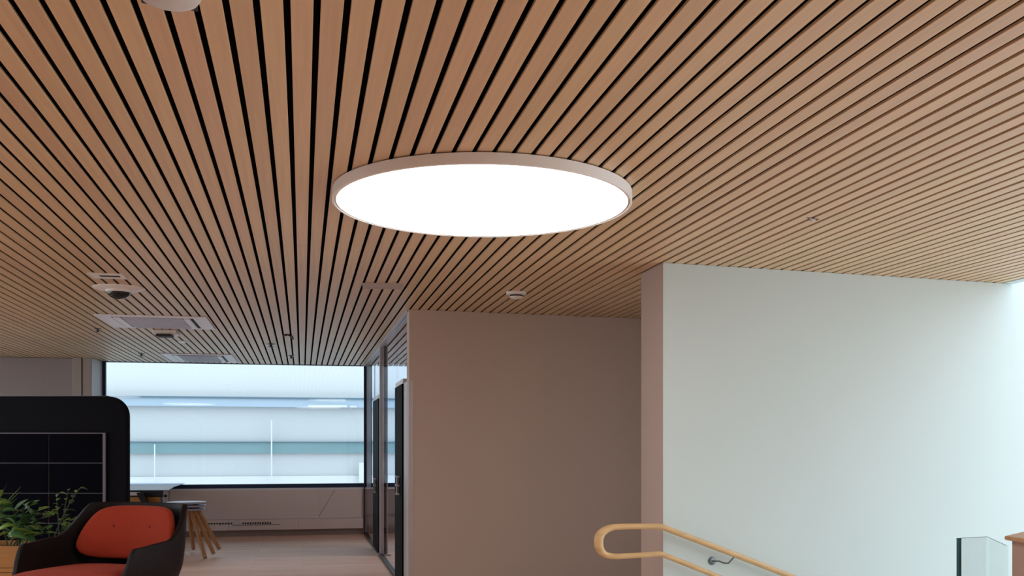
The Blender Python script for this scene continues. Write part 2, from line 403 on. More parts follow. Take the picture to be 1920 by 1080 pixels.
# ------------------------------------------------------------------ building across the street
FY = 27.0
def fz(py): return EYE + (HZ - py) / F * (wx(450) * FY / WY * s12 + FY * c12)
def fx(px): return wx(px) * FY / WY
bd = empty('office_building', (0, FY, -3)); bd.location = (0, FY, -3)
def bpart(name, m, lo, hi, bevel=0):
    o = MB().box((lo[0], lo[1] - FY, lo[2] + 3), (hi[0], hi[1] - FY, hi[2] + 3)).build(name, m, bd); return o
XA, XZ = -14, 9
bpart('wall', M['ext_grey'], (XA, FY, -3), (XZ, FY + 4, fz(748)))
bpart('upper_wall', M['ext_white'], (XA, FY + 0.2, fz(748)), (XZ, FY + 4, fz(748) + 6))
bpart('flashing', M['ext_dark'], (XA, FY - 0.25, fz(748)), (XZ, FY + 0.2, fz(744.8)))
bpart('slab_edge', M['ext_blue'], (XA, FY - 0.2, fz(763)), (XZ, FY, fz(748)))
bpart('spandrel', M['ext_teal'], (XA, FY - 0.12, fz(850)), (XZ, FY, fz(828)))
bpart('spandrel_rail', M['ext_dark'], (XA, FY - 0.16, fz(829.5)), (XZ, FY - 0.12, fz(828)))
bpart('lower_band', M['ext_white'], (XA, FY - 0.1, fz(935)), (XZ, FY, fz(893)))
bpart('sign_panel', M['ext_white'], (fx(578), FY - 0.23, fz(763)), (fx(650), FY - 0.2, fz(758.5)))
bpart('sign_panel', M['ext_white'], (fx(655), FY - 0.23, fz(763)), (fx(668), FY - 0.2, fz(759.5)))
bpart('lamp_post', M['ext_white'], (fx(292), FY - 0.3, -3), (fx(294.2), FY - 0.27, fz(833)))
bpart('lamp_post', M['ext_white'], (fx(508.5), FY - 0.3, -3), (fx(511), FY - 0.27, fz(788)))
bpart('downpipe', M['ext_white'], (fx(672), FY - 0.3, fz(905)), (fx(683), FY - 0.2, fz(868)))
tag(bd, 'pale office facade with teal and blue bands across the street', 'building')
struct(MB().box((-40, WY + 0.5, -3.2), (40, FY + 1, -3.0)).build('ground_outside', M['ground']), 'pale paved ground outside', 'ground')

# ------------------------------------------------------------------ glass partition with doors
def py_(px, X=PX):   # Y along the partition line for a pixel column
    t = (px - 960) / F
    return X * (c12 - t * s12) / (s12 + t * c12)
pt = empty('glass_partition', (PX, A.y, 0)); arch(pt, 'glass partition in line with the slats, between window and greige wall', 'partition')
def lp(mb, name, m, bevel=0):
    mb2 = MB(); mb2.v = [(x - PX, y - A.y, z) for x, y, z in mb.v]; mb2.f = mb.f
    return mb2.build(name, m, pt, bevel=bevel)
DZ = 1.975
yA = py_(757.5); yB = py_(744); yP = py_(713); yC = py_(702); yE = WY - 0.04
lp(MB().box((PX - 0.02, A.y + 0.02, CZ - 0.02), (PX + 0.03, yE, CZ)), 'head_rail', M['alu'])
lp(MB().box((PX - 0.02, yB, 0), (PX + 0.03, yE, 0.03)), 'floor_track', M['dark_brown'])
lp(MB().box((PX, yB + 0.02, 0.03), (PX + 0.01, yP - 0.05, CZ - 0.02)), 'pane', M['pglass'])
lp(MB().box((PX, A.y + 0.05, DZ + 0.04), (PX + 0.01, yB + 0.02, CZ - 0.02)), 'pane', M['pglass'])
lp(MB().box((PX, yC, 0.03), (PX + 0.01, yE - 0.06, CZ - 0.02)), 'pane', M['pglass'])
lp(MB().box((PX, yP + 0.06, DZ + 0.04), (PX + 0.01, yC, CZ - 0.02)), 'pane', M['pglass'])
lp(MB().box((PX - 0.008, yP - 0.05, 0.02), (PX + 0.042, yP + 0.05, CZ), ), 'post', M['alu'], 0.003)
lp(MB().box((PX + 0.042, yP - 0.05, 0.02), (PX + 0.075, yP + 0.05, CZ)), 'post', M['dark_brown'])
lp(MB().box((PX + 0.075, yP - 0.045, 0.02), (PX + 0.09, yP + 0.05, CZ)), 'post', M['alu'])
lp(MB().box((PX - 0.05, yP - 0.07, 0), (PX + 0.13, yP + 0.07, 0.022)), 'base_plate', M['alu'])
lp(MB().box((PX - 0.02, yE - 0.05, 0), (PX - 0.0, yE + 0.0, CZ)), 'end_post', M['dark_brown'])
lp(MB().box((PX - 0.005, A.y + 0.0, 0), (PX + 0.04, yA - 0.02, DZ)), 'door_jamb', M['alu'])
lp(MB().box((PX - 0.012, yA - 0.02, DZ), (PX + 0.03, yB + 0.02, DZ + 0.045)), 'transom', M['sill_white'])
lp(MB().box((PX - 0.012, yP + 0.05, DZ), (PX + 0.03, yC + 0.02, DZ + 0.045)), 'transom', M['sill_white'])
for n_, (y0, y1, lab) in enumerate([(yA, yB, 'black door leaf beside the greige wall, with steel handle'),
                                    (yP + 0.06, yC, 'black door leaf beyond the partition post, with steel handle')]):
    d_ = MB().box((PX - 0.02, y0, 0.035), (PX + 0.035, y1, DZ - 0.003)).build('door_%d' % (n_ + 1), M['black'], bevel=0.002)
    struct(d_, lab, 'door')
    hz = 1.38 - 71 / F * (y1 + 0.0)
    hy = y0 + 0.35 * (y1 - y0)
    h = MB()
    h.box((PX - 0.028, hy - 0.03, hz - 0.09), (PX - 0.02, hy + 0.03, hz + 0.09))
    ho = h.build('handle_plate', M['slot'], origin=tuple(d_.location)); ho.parent = d_; ho.location = (0, 0, 0)
    h = MB()
    for q in (-0.085, 0.0, 0.085): h.box((PX - 0.055, hy - 0.09, hz + q - 0.008), (PX - 0.028, hy + 0.09 if q == 0.0 else hy + 0.04, hz + q + 0.008))
    h.box((PX - 0.06, hy - 0.095, hz - 0.09), (PX - 0.05, hy - 0.08, hz + 0.09))
    ho = h.build('handle', M['alu'], origin=tuple(d_.location)); ho.parent = d_; ho.location = (0, 0, 0)

# ------------------------------------------------------------------ round luminaire
RH = CH - 0.055
LC = P(905, 370, 4.905); LR = 0.738
lum = empty('ceiling_light', (LC.x, LC.y, EYE + RH))
MB().lathe([(LR - 0.02, 0.05), (LR, 0.05), (LR, 0.002), (LR - 0.003, 0.0), (LR - 0.010, 0.0), (LR - 0.012, 0.012), (LR - 0.02, 0.012)], 160, ring=True).build('rim', M['lamp_rim'], lum, smooth=True)
MB().lathe([(LR - 0.0125, 0.0075), (LR - 0.0125, 0.012), (LR - 0.021, 0.012), (LR - 0.021, 0.0035), (LR - 0.016, 0.0035)], 160, ring=True).build('gasket', M['lamp_lip'], lum, smooth=True)
MB().lathe([(LR - 0.019, 0.004), (LR - 0.019, 0.02)], 160).build('diffuser', M['diffuser'], lum)
MB().lathe([(LR - 0.019, 0.03), (LR - 0.019, 0.048)], 160).build('housing', M['lamp_rim'], lum)  # unseen back plate, added to stop light leaking up between the slats
tag(lum, 'large round flush ceiling light with glowing white diffuser and pale rim', 'light')
# unseen copies added outside the frame as fill light for the room
for lx, ly in ((-3.2, 1.4), (-4.6, 5.6), (0.5, -0.6), (-4.7, 10.2), (2.7, 12.2)):
    L2 = clone(lum); L2.location = (lx, ly, EYE + RH)
    L2['label'] = {5.6: 'round ceiling light added as fill over the far lounge, beyond the left edge', 1.4: 'round ceiling light added as fill left of the viewer', -0.6: 'round ceiling light added as fill directly over the viewer', 10.2: 'round ceiling light added as fill left of the black screen, beyond the left edge', 12.2: 'round ceiling light added as fill in the meeting room behind the greige wall'}[ly]

# ------------------------------------------------------------------ devices on the ceiling
def quad(px_pts, h=CH): return [CP(x, y, h) for x, y in px_pts]
def ceiling_slab(pts, z0, z1): return MB().prism([(p.x, p.y) for p in pts], z0, z1)
def cassette(corner_px, label):
    q = [CP(x, y) for x, y in corner_px]            # TL TR BR BL in the picture
    o0 = sum(q, Vector()) / 4
    ex = ((q[1] - q[0]) + (q[2] - q[3])) / 2; ang = math.atan2(ex.y, ex.x); wd = ex.length
    ey = ((q[3] - q[0]) + (q[2] - q[1])) / 2; dp = ey.length
    t = empty('air_conditioner', (o0.x, o0.y, CZ), 0)
    a, b = wd / 2, dp / 2
    fr = MB(); f_ = 0.09 * dp
    fr.box((-a, -b, -0.012), (a, -b + f_, 0)).box((-a, b - f_, -0.012), (a, b, 0)).box((-a, -b + f_, -0.012), (-a + 0.13 * wd, b - f_, 0)).box((a - 0.13 * wd, -b + f_, -0.012), (a, b - f_, 0))
    fr.build('frame', M['white_cool'], t, bevel=0.002)
    i0, i1 = -a + 0.13 * wd, a - 0.13 * wd
    MB().box((i0, -b + f_, -0.006), (i1, b - f_, 0)).build('backing', M['slot'], t)
    MB().box((i0 + 0.02, -b + f_ + 0.025, -0.022), (i0 + 0.09, b - f_ - 0.02, -0.006)).build('louvre', M['white_cool'], t, bevel=0.002)
    MB().box((i1 - 0.09, -b + f_ + 0.025, -0.022), (i1 - 0.03, b - f_ - 0.02, -0.006)).build('louvre', M['white_cool'], t, bevel=0.002)
    MB().box((i0 + 0.10, -b + f_ + 0.03, -0.02), (i1 - 0.10, b - f_ - 0.02, -0.006)).build('grille', M['grille'], t, bevel=0.002)
    g = MB(); n = 9
    for k in range(n):
        y = -b + f_ + 0.05 + (dp - 2 * f_ - 0.09) * k / (n - 1)
        g.box((i0 + 0.11, y, -0.024), (i1 - 0.11, y + 0.006, -0.020))
    g.build('grille_bars', M['grille'], t)['kind'] = 'stuff'
    tag(t, label, 'air conditioner', 'white ceiling air conditioning cassettes')
cassette([(177, 588), (388.5, 594), (402, 616), (211, 612.5)], 'white ceiling air cassette, the larger and nearer of two at left')
cassette([(298, 661), (436, 665), (445, 679), (325, 677)], 'white ceiling air cassette, the smaller one right above the window')

# recessed hatch frame and dome camera
q = quad([(163, 511), (230, 513.5), (238, 522), (176, 520)])
t = empty('ceiling_hatch', sum(q, Vector()) / 4)
def rel(mb, o): 
    m2 = MB(); m2.v = [(x - o.location.x, y - o.location.y, z - o.location.z) for x, y, z in mb.v]; m2.f = mb.f; return m2
fr = MB()
qi = quad([(184, 514), (224, 515.2), (228, 519), (189, 518)])
for i in range(4):
    j = (i + 1) % 4
    fr.prism([(q[i].x, q[i].y), (q[j].x, q[j].y), (qi[j].x, qi[j].y), (qi[i].x, qi[i].y)], CZ - 0.008, CZ + 0.002)
rel(fr, t).build('frame', M['white_plastic'], t)
rel(ceiling_slab(qi, CZ - 0.003, CZ + 0.002), t).build('recess', M['slot'], t)
tag(t, 'small white rectangular frame on the slats above the dome camera', 'hatch')
c = CP(223, 539.5)
t = empty('security_camera', c)
d = (c - Vector((0, 0, EYE))).length
MB().lathe([(0.195, 0.0), (0.195, -0.006), (0.175, -0.014), (0.10, -0.02)], 48).build('mounting_plate', M['white_plastic'], t, smooth=True)
MB().lathe([(0.098, -0.018), (0.100, -0.032), (0.092, -0.038)], 40).build('collar', M['white_plastic'], t, smooth=True)
pr = [(0.088 * math.cos(a), -0.035 - 0.055 * math.sin(a)) for a in [i * math.pi / 2 / 8 for i in range(9)]]
pr[-1] = (0.002, pr[-1][1])
MB().lathe(pr, 40).build('dome', M['dome'], t, smooth=True)
tag(t, 'black dome security camera on a white round plate, on the slatted ceiling', 'camera')

# projector-like sensor box under the near cassette
c = CP(313, 620)
t = empty('ceiling_sensor_box', c)
mt = Matrix.Rotation(-YAW * 0.3, 4, 'Z')
MB().box((-0.13, -0.12, -0.05), (0.12, 0.12, 0.0), mt).build('housing', M['white_plastic'], t, bevel=0.01)
MB().box((-0.09, -0.15, -0.075), (0.07, 0.02, -0.05), mt).build('lens_bar', M['slot'], t, bevel=0.01)
tag(t, 'small beige box device just below the nearer air cassette', 'speaker')
def plate(name, pxs, label, cat, m, th=0.008, bevel=0.001):
    qq = quad(pxs); o = ceiling_slab(qq, CZ - th, CZ).build(name, m, bevel=bevel); tag(o, label, cat); return o
plate('access_panel', [(679, 530), (757, 530.5), (753, 541), (680, 540)], 'pale flat rectangular access panel on the slats near the greige wall', 'panel', M['wall_beige'])
plate('sensor_strip', [(334, 640.5), (345, 639), (350, 641.5), (338, 643.5)], 'tiny white strip on the slats between the two air cassettes', 'sensor', M['white_plastic'])
def sprinkler(px, py, label, r=0.035):
    c = CP(px, py); t = empty('sprinkler', c)
    MB().lathe([(r, 0.0), (r, -0.004), (r * 0.6, -0.010), (r * 0.3, -0.012)], 20).build('escutcheon', M['chrome'], t, smooth=True)
    MB().lathe([(r * 0.25, -0.011), (r * 0.25, -0.03), (r * 0.6, -0.032), (r * 0.6, -0.035)], 16).build('deflector', M['slot'], t, smooth=True)
    tag(t, label, 'sprinkler')
sprinkler(183, 616, 'tiny ceiling sprinkler left of the nearer air cassette')
sprinkler(265, 663, 'tiny ceiling sprinkler left of the farther air cassette', 0.045)
sprinkler(508, 645, 'small ceiling sprinkler near the window, left of the curved bracket', 0.06)
sprinkler(546, 667, 'small ceiling sprinkler nearest the window middle, below the curved bracket', 0.05)
# curved bracket between two gaps
c = CP(541, 624); t = MB()
pts = [CP(532, 628), CP(537, 626.5), CP(543, 627), CP(547, 630), CP(549, 634)]
t.tube([(p.x, p.y, CZ - 0.008) for p in pts], 0.012, 8)
tag(t.build('ceiling_bracket', M['slot'], smooth=True), 'small dark curved bracket across the slats near the window', 'bracket')
# round smoke detectors
def detector(c, r, label, sy=1.0):
    t = empty('smoke_detector', c)
    MB().lathe([(r, 0.0), (r, -0.012), (r * 0.93, -0.02), (r * 0.6, -0.024)], 40).build('base', M['white_plastic'], t, smooth=True)
    MB().lathe([(r * 0.62, -0.023), (r * 0.62, -0.036), (r * 0.60, -0.036)], 32).build('chamber', M['slot'], t, smooth=True)
    MB().lathe([(r * 0.66, -0.036), (r * 0.62, -0.046), (r * 0.35, -0.054), (r * 0.05, -0.056)], 32).build('cap', M['white_plastic'], t, smooth=True)
    tag(t, label, 'smoke detector'); return t
detector(CP(968, 548), 0.083, 'small round white smoke detector on the slats above the greige wall')
# large pale detector with its square cut-out at the top left
c = CP(318, -17)
t = empty('ceiling_sounder', c)
R = 0.083
MB().lathe([(R * 0.8, 0.012), (R, 0.0), (R, -0.012), (R * 0.9, -0.024), (R * 0.6, -0.031), (R * 0.05, -0.034)], 48).build('cover', mat('pale_grey_plastic', (0.66, 0.66, 0.66), 0.45, noise=0.02), t, smooth=True)
qf = quad([(252, -40), (362, -46), (372, 20), (266, 4)])
rel(MB().prism([(p.x, p.y) for p in qf], CZ - 0.003, CZ + 0.001), t).build('cut_out', M['dark_brown'], t)
tag(t, 'pale rounded ceiling device at the top left corner, in a dark cut-out', 'smoke detector')
# missing chip in a slat at the right
qq = quad([(1512.5, 407.5), (1536, 410.5), (1530, 413.5), (1524, 416), (1520, 413)])
o = MB().prism([(p.x, p.y) for p in qq], CZ - 0.002, CZ + 0.001).build('slat_socket', M['dark_brown']); tag(o, 'small dark notch with a plug in a slat, over the white stair wall', 'socket')
qq = quad([(1519, 408.5), (1530, 410.5), (1528, 414.2), (1524, 415.6)])
pk = MB().prism([(p.x - o.location.x, p.y - o.location.y) for p in qq], CZ - 0.005 - o.location.z, CZ - 0.001 - o.location.z).build('plug', M['wall_brown'], o)

# ------------------------------------------------------------------ handrail
nw = Vector((dirw.y, -dirw.x, 0))      # out of the white wall
if nw.y > 0: nw = -nw
OFF = 0.075
base = C0 + nw * OFF
def rail_pt(px, py):                    # on the vertical plane OFF in front of the wall
    t = (px - 960) / F
    # lateral = depth * t ; point = d*(t*c+s, -t*s+c)
    dx, dy = t * c12 + s12, -t * s12 + c12
    # (d*dx-base.x, d*dy-base.y) x dirw = 0
    d = (base.x * dirw.y - base.y * dirw.x) / (dx * dirw.y - dy * dirw.x)
    return P(px, py, d)
rail = empty('handrail', tuple(rail_pt(1243, 988) * 1.0))
rail.location.z = 0
U = [(1238, 987), (1200, 986.8), (1160, 987.5), (1146, 989.5), (1133, 995), (1125, 1004), (1122.5, 1014), (1123, 1024), (1127, 1033), (1135, 1040), (1148, 1043), (1165, 1043), (1200, 1041), (1238, 1038.5)]
rad = [1, 1, 1.0, 1.12, 1.35, 1.55, 1.62, 1.55, 1.35, 1.12, 1.0, 0.95, 0.93, 0.93]
R0 = 0.0198
upper = [rail_pt(1244, 989), rail_pt(1300, 1010.5), rail_pt(1400, 1048.5), rail_pt(1480, 1080), rail_pt(1700, 1165)]
lower = [rail_pt(1244, 1040.5), rail_pt(1300, 1062.5), rail_pt(1345, 1081), rail_pt(1560, 1168)]
def smooth_pts(pts, rr, n=4):
    P_, R_ = [], []
    for i in range(len(pts) - 1):
        p0, p1, p2, p3 = pts[max(i - 1, 0)], pts[i], pts[i + 1], pts[min(i + 2, len(pts) - 1)]
        for k in range(n):
            u = k / n
            P_.append(0.5 * ((2 * p1) + (p2 - p0) * u + (2 * p0 - 5 * p1 + 4 * p2 - p3) * u * u + (3 * p1 - p0 - 3 * p2 + p3) * u ** 3)); R_.append(rr[i] * (1 - u) + rr[i + 1] * u)
    P_.append(pts[-1]); R_.append(rr[-1]); return P_, R_
up_, ur_ = smooth_pts([rail_pt(*q_) for q_ in U], rad)
rel(MB().tube(up_, [R0 * r_ for r_ in ur_], 20), rail).build('return_loop', M['beech'], rail, smooth=True)
rel(MB().tube([rail_pt(1236, 987)] + upper, R0, 20), rail).build('upper_rail', M['beech'], rail, smooth=True)
rel(MB().tube([rail_pt(1236, 1038.7)] + lower, R0 * 0.9, 20), rail).build('lower_rail', M['beech'], rail, smooth=True)
# bracket
e0 = rail_pt(1376, 1045); e1 = rail_pt(1366, 1056)
wp = rail_pt(1345, 1054) - nw * (OFF - 0.004)
mid = rail_pt(1352, 1053) - nw * (OFF * 0.3); 
bk = MB().tube([e0, e1, rail_pt(1360, 1056.5) - nw * OFF * 0.2, mid, wp + nw * 0.0], 0.0055, 10)
rel(bk, rail).build('bracket', M['chrome'], rail, smooth=True)
rot = Matrix.Translation(wp) @ nw.to_track_quat('Z', 'Y').to_matrix().to_4x4()
rel(MB().lathe([(0.028, -0.006), (0.028, 0.002), (0.024, 0.004)], 24, rot), rail).build('wall_plate', M['chrome'], rail, smooth=True)
tag(rail, 'beech handrail with looped end and two sloping rails on white stair wall', 'handrail')

# ------------------------------------------------------------------ glass balustrade and newel at bottom right
bz_d = 4.15
g0 = P(1796, 1009.3, bz_d); topz = g0.z
def at_z(px, py, z):
    d = (EYE - z) * F / (py - HZ); return P(px, py, d)
g1 = at_z(1851, 1006.4, topz); g2 = at_z(1887, 1023, topz)
bal = empty('glass_balustrade', (g0.x, g0.y, 0))
def glass_panel(a, b, th=0.014):
    dv = (b - a); dv.z = 0; dv.normalize(); n_ = Vector((-dv.y, dv.x, 0)) * th / 2
    return MB().prism([(a.x - n_.x, a.y - n_.y), (b.x - n_.x, b.y - n_.y), (b.x + n_.x, b.y + n_.y), (a.x + n_.x, a.y + n_.y)], 0.0, topz)
rel(glass_panel(g0 + (g1 - g0).normalized() * 0.004, g1), bal).build('pane', M['bglass'], bal)
rel(glass_panel(g1, g2), bal).build('pane', M['bglass'], bal)
gd = (g1 - g0); gd.z = 0; gd.normalize(); gn = Vector((-gd.y, gd.x, 0))
e_ = MB().prism([(g0.x - gn.x * .0072, g0.y - gn.y * .0072), (g0.x + gd.x * .012 - gn.x * .0072, g0.y + gd.y * .012 - gn.y * .0072), (g0.x + gd.x * .012 + gn.x * .0072, g0.y + gd.y * .012 + gn.y * .0072), (g0.x + gn.x * .0072, g0.y + gn.y * .0072)], 0.0, topz + 0.0005)
rel(e_, bal).build('glass_edge', M['glass_edge'], bal)['label'] = 'dark teal polished edge'
rel(MB().tube([(g0.x, g0.y, topz), (g1.x, g1.y, topz)], 0.0013, 6).tube([(g1.x, g1.y, topz), (g2.x, g2.y, topz)], 0.0010, 6), bal).build('top_edge', M['chrome'], bal)
tag(bal, 'clear glass balustrade with teal edge at the bottom right', 'balustrade')

k0_ = at_z(1883, 1004.5, 1.0); k1_ = at_z(1960, 1016.5, 1.0); k2_ = at_z(1932, 993, 1.0)
v1 = k1_ - k0_; v2 = k2_ - k0_
nw_ = empty('half_wall', ((k0_ + v1 * .5 + v2 * .5).x, (k0_ + v1 * .5 + v2 * .5).y, 0))
def para(o_, a, b, z0, z1):
    return MB().prism([(o_.x, o_.y), ((o_ + a).x, (o_ + a).y), ((o_ + a + b).x, (o_ + a + b).y), ((o_ + b).x, (o_ + b).y)], z0, z1)
rel(para(k0_, v1, v2, 0.982, 1.0), nw_).build('cap', M['cap'], nw_, bevel=0.006)
rel(para(k0_ + v1 * .13 + v2 * .10, v1 * .8, v2 * .8, 0, 0.982), nw_).build('body', M['newel'], nw_, bevel=0.003)
tag(nw_, 'rose-beige half wall with oak cap at the bottom right corner', 'half wall')

# ------------------------------------------------------------------ black screen at the left
SD = 10.9
def on_plane(px, py, d0=SD, slope=0.0): return P(px, py, d0)
def pix_m(px, py, d): 
    return ((px - 960) / F * d, EYE + (HZ - py) / F * d)
scr = empty('acoustic_screen', P(60, 835, SD)); scr.location.z = 0
scr.rotation_euler = (0, 0, -YAW)
xo = (60 - 960) / F * SD
def sl_(px, d=SD): return (px - 960) / F * d - xo
def sz(py, d=SD): return EYE + (HZ - py) / F * d
r_ = sl_(238) - sl_(200)
pts = [(sl_(-140), 0), (sl_(238), 0)]
for i in range(13):
    a = i * math.pi / 2 / 12
    pts.append((sl_(238) - r_ + r_ * math.cos(a), sz(743) - r_ + r_ * math.sin(a)))
for i in range(13):
    a = math.pi / 2 + i * math.pi / 2 / 12
    pts.append((sl_(-140) + r_ + r_ * math.cos(a), sz(743) - r_ + r_ * math.sin(a)))
mb = MB(); n = len(pts)
mb.add([(x, 0.0, z) for x, z in pts] + [(x, 0.10, z) for x, z in pts],
       [tuple(range(n)), tuple(range(n, 2 * n))[::-1]] + [(i, (i + 1) % n, n + (i + 1) % n, n + i) for i in range(n)])
mb.build('screen_body', M['black_fabric'], scr, bevel=0.012, seg=3)
# inset tiled board
x0, x1 = sl_(-118), sl_(200); zT = sz(811.5)
MB().box((sl_(194.5), -0.03, 0.05), (x1, -0.001, zT)).build('frame_post', M['metal_grey'], scr, bevel=0.002)
MB().box((x0, -0.022, zT - 0.008), (sl_(194.5), -0.001, zT)).build('frame_rail', M['metal_grey'], scr)
MB().box((x0, -0.004, 0.05), (sl_(194.5), -0.0005, zT - 0.008)).build('backing', M['metal_grey'], scr)
cols = [(-118, -10), (-8, 91), (93.4, 193.5)]
rows = [812.8, 868.2, 924.8, 981, 1037, 1093, 1150]
for a_, b_ in cols:
    for i in range(len(rows) - 1):
        MB().box((sl_(a_), -0.018, sz(rows[i + 1]) + 0.0045), (sl_(b_), -0.004, sz(rows[i]) - 0.0045)).build('panel', M['panel_black'], scr)
tag(scr, 'tall black screen with rounded corner and tiled black inset board', 'screen')
# thin pale edge line on top
o = MB().box((sl_(-120), 0.03, sz(743)), (sl_(200), 0.07, sz(743) + 0.008)).build('edge_trim', M['metal_grey'], scr)

# ------------------------------------------------------------------ table by the window
TZ = 0.80
def tq(px, py): return at_z(px, py, TZ)
ta = [tq(130, 919.5), tq(316, 918.6), tq(326, 912.5), tq(347, 905.6), tq(130, 905.0)]
tb = empty('desk', ((ta[0] + ta[2]) / 2)); tb.location.z = 0
rel(MB().prism([(p.x, p.y) for p in ta], TZ - 0.008, TZ), tb).build('tabletop', M['table_blue'], tb, bevel=0.002)
def tp(px, py, d): return P(px, py, d)
dN = (EYE - TZ) * F / (919.5 - HZ)
fa, fb = P(140, 900, dN + 0.12), P(303.5, 900, dN + 0.12)
yv = Vector((s12, c12, 0)) 
def vbox(a, b, z0, z1, th): return MB().prism([(a.x, a.y), (b.x, b.y), (b.x + yv.x * th, b.y + yv.y * th), (a.x + yv.x * th, a.y + yv.y * th)], z0, z1)
rel(vbox(fa, fb, 0.70, TZ - 0.008, 0.05), tb).build('apron', M['slot'], tb)
fa2, fb2 = P(140, 900, dN + 0.10), P(300, 900, dN + 0.10)
rel(vbox(fa2, fb2, 0.40, 0.708, 0.03), tb).build('cupboard_front', M['ply'], tb, bevel=0.003)
rel(vbox(fa2 + yv * .03, fb2 + yv * .03, 0.0, 0.69, 0.06), tb).build('cupboard_body', M['dark_brown'], tb)
la, lb = P(262, 926, dN + 0.05), P(290, 985, dN + 0.05)
rel(vbox(P(140, 900, dN + 0.09), P(262, 900, dN + 0.09), 0.73, 0.775, 0.015), tb).build('rail', M['panel_pink'], tb)
lv = Vector((c12, -s12, 0)) * 0.045
leg = MB(); top = P(262, 924, dN + 0.03); bot = P(318, 1008, dN + 0.03); bot.z = 0.0
leg.add([tuple(top - lv), tuple(top + lv), tuple(bot + lv), tuple(bot - lv), tuple(top - lv + yv * .05), tuple(top + lv + yv * .05), tuple(bot + lv + yv * .05), tuple(bot - lv + yv * .05)],
        [(0, 1, 2, 3), (7, 6, 5, 4), (0, 4, 5, 1), (1, 5, 6, 2), (2, 6, 7, 3), (3, 7, 4, 0)])
rel(leg, tb).build('leg', M['dark_brown'], tb)
tag(tb, 'blue-grey topped desk with plywood front below the window', 'desk')

# ------------------------------------------------------------------ three stacked stools
ST = P(350, 1035, 12.31); ST.z = 0
sd = (ST.x * s12 + ST.y * c12)
def stool_proto():
    t = empty('stool', (0, 0, 0))
    SR = 0.215
    m = MB().lathe([(SR - 0.02, 0.0), (SR - 0.004, 0.004), (SR, 0.012), (SR, 0.018), (SR - 0.006, 0.024), (SR - 0.03, 0.026)], 40)
    m.v = [(x * 1.12, y, z + 0.573) for x, y, z in m.v]
    m.build('seat', M['seat_blue'], t, smooth=True)
    for a in (0, 120, 240):
        an = math.radians(a); u = Vector((math.cos(an), math.sin(an), 0))
        MB().tube([u * 0.10 + Vector((0, 0, 0.576)), u * 0.26 + Vector((0, 0, 0.29)), u * 0.42 + Vector((0, 0, 0.004))], [0.029, 0.028, 0.024], 14).build('leg', M['oak_leg'], t, smooth=True)
    return t
s0 = stool_proto()
hts = [0.0, 0.04, 0.08]
labs = ['lowest of three stacked wooden stools, its pale blue seat under the others', 'middle stool of the stack of three beside the orange armchair', 'topmost pale blue stool of the stack behind the orange armchair']
for i in range(3):
    o = s0 if i == 0 else clone(s0)
    o.location = (ST.x + 0.012 * i * 0, ST.y, hts[i]); o.rotation_euler = (0, 0, math.radians([-53, -35, -16][i]))
    tag(o, labs[i], 'stool', 'wooden stools stacked behind the armchair')

# ------------------------------------------------------------------ armchair
AD = 6.55
ac = empty('armchair', P(188, 1000, AD + 0.05)); ac.location.z = 0
ac.rotation_euler = (0, 0, -YAW - math.radians(20))
SEAT = 0.57
def lerp(a, b, t): return a + (b - a) * t
def sst(a, b, x):
    x = max(0, min(1, (x - a) / (b - a))); return x * x * (3 - 2 * x)
def plan(t, a, b, yc, yfront):
    """t in [-1,1]: left arm front -> back centre -> right arm front"""
    s_ = abs(t); sg = 1 if t > 0 else -1
    if s_ > 0.62:
        u = (s_ - 0.62) / 0.38
        return (sg * lerp(a, a * 0.955, u * u), lerp(yc, yfront, u))
    ang = s_ / 0.62 * math.pi / 2
    ex = 2 / 2.9
    return (sg * a * (math.sin(ang) ** ex), yc + b * (math.cos(ang) ** ex))
NT, NV = 72, 14
v = []; fc = []
def top_h(s_):
    back = 0.985; arm = 0.745
    h = lerp(back - 0.012, arm, sst(0.38, 0.62, s_))
    h = lerp(h, arm - 0.02, sst(0.6, 0.85, s_))
    h -= 0.20 * sst(0.86, 1.0, s_) ** 1.5
    return h
for i in range(NT + 1):
    t = -1 + 2 * i / NT; s_ = abs(t)
    for j in range(NV + 1):
        q_ = j / NV
        z = lerp(0.30, top_h(s_), q_)
        k = sst(0.0, 1.0, q_)
        fa_ = (z - 0.30) / 0.68
        wide = lerp(0.80, 1.0, sst(0, 0.45, fa_)) + 0.03 * fa_
        if s_ < 0.6: wide -= 0.04 * sst(0.55, 1.0, fa_) * (1 - sst(0.45, .6, s_))
        x, y = plan(t, 0.462 * wide, 0.36, 0.02, -0.31)
        y += 0.10 * fa_ * (1 - sst(0.45, 0.8, s_))       # recline
        if s_ > 0.62: y += 0.05 * (1 - q_) * 0
        v.append((x, y, z))
for i in range(NT):
    for j in range(NV):
        a = i * (NV + 1) + j; fc.append((a, a + 1, a + NV + 2, a + NV + 1))
sh = MB().add(v, fc).build('shell', M['leather'], ac, smooth=False)
for p in sh.data.polygons: p.use_smooth = True
md = sh.modifiers.new('thick', 'SOLIDIFY'); md.thickness = 0.035; md.offset = 0
md = sh.modifiers.new('bev', 'BEVEL'); md.width = 0.012; md.segments = 3; md.limit_method = 'ANGLE'; md.angle_limit = math.radians(50)
# underside pan
MB().lathe([(0.05, 0.26), (0.30, 0.28), (0.40, 0.33), (0.42, 0.44)], 40).build('seat_pan', M['leather'], ac, smooth=True)
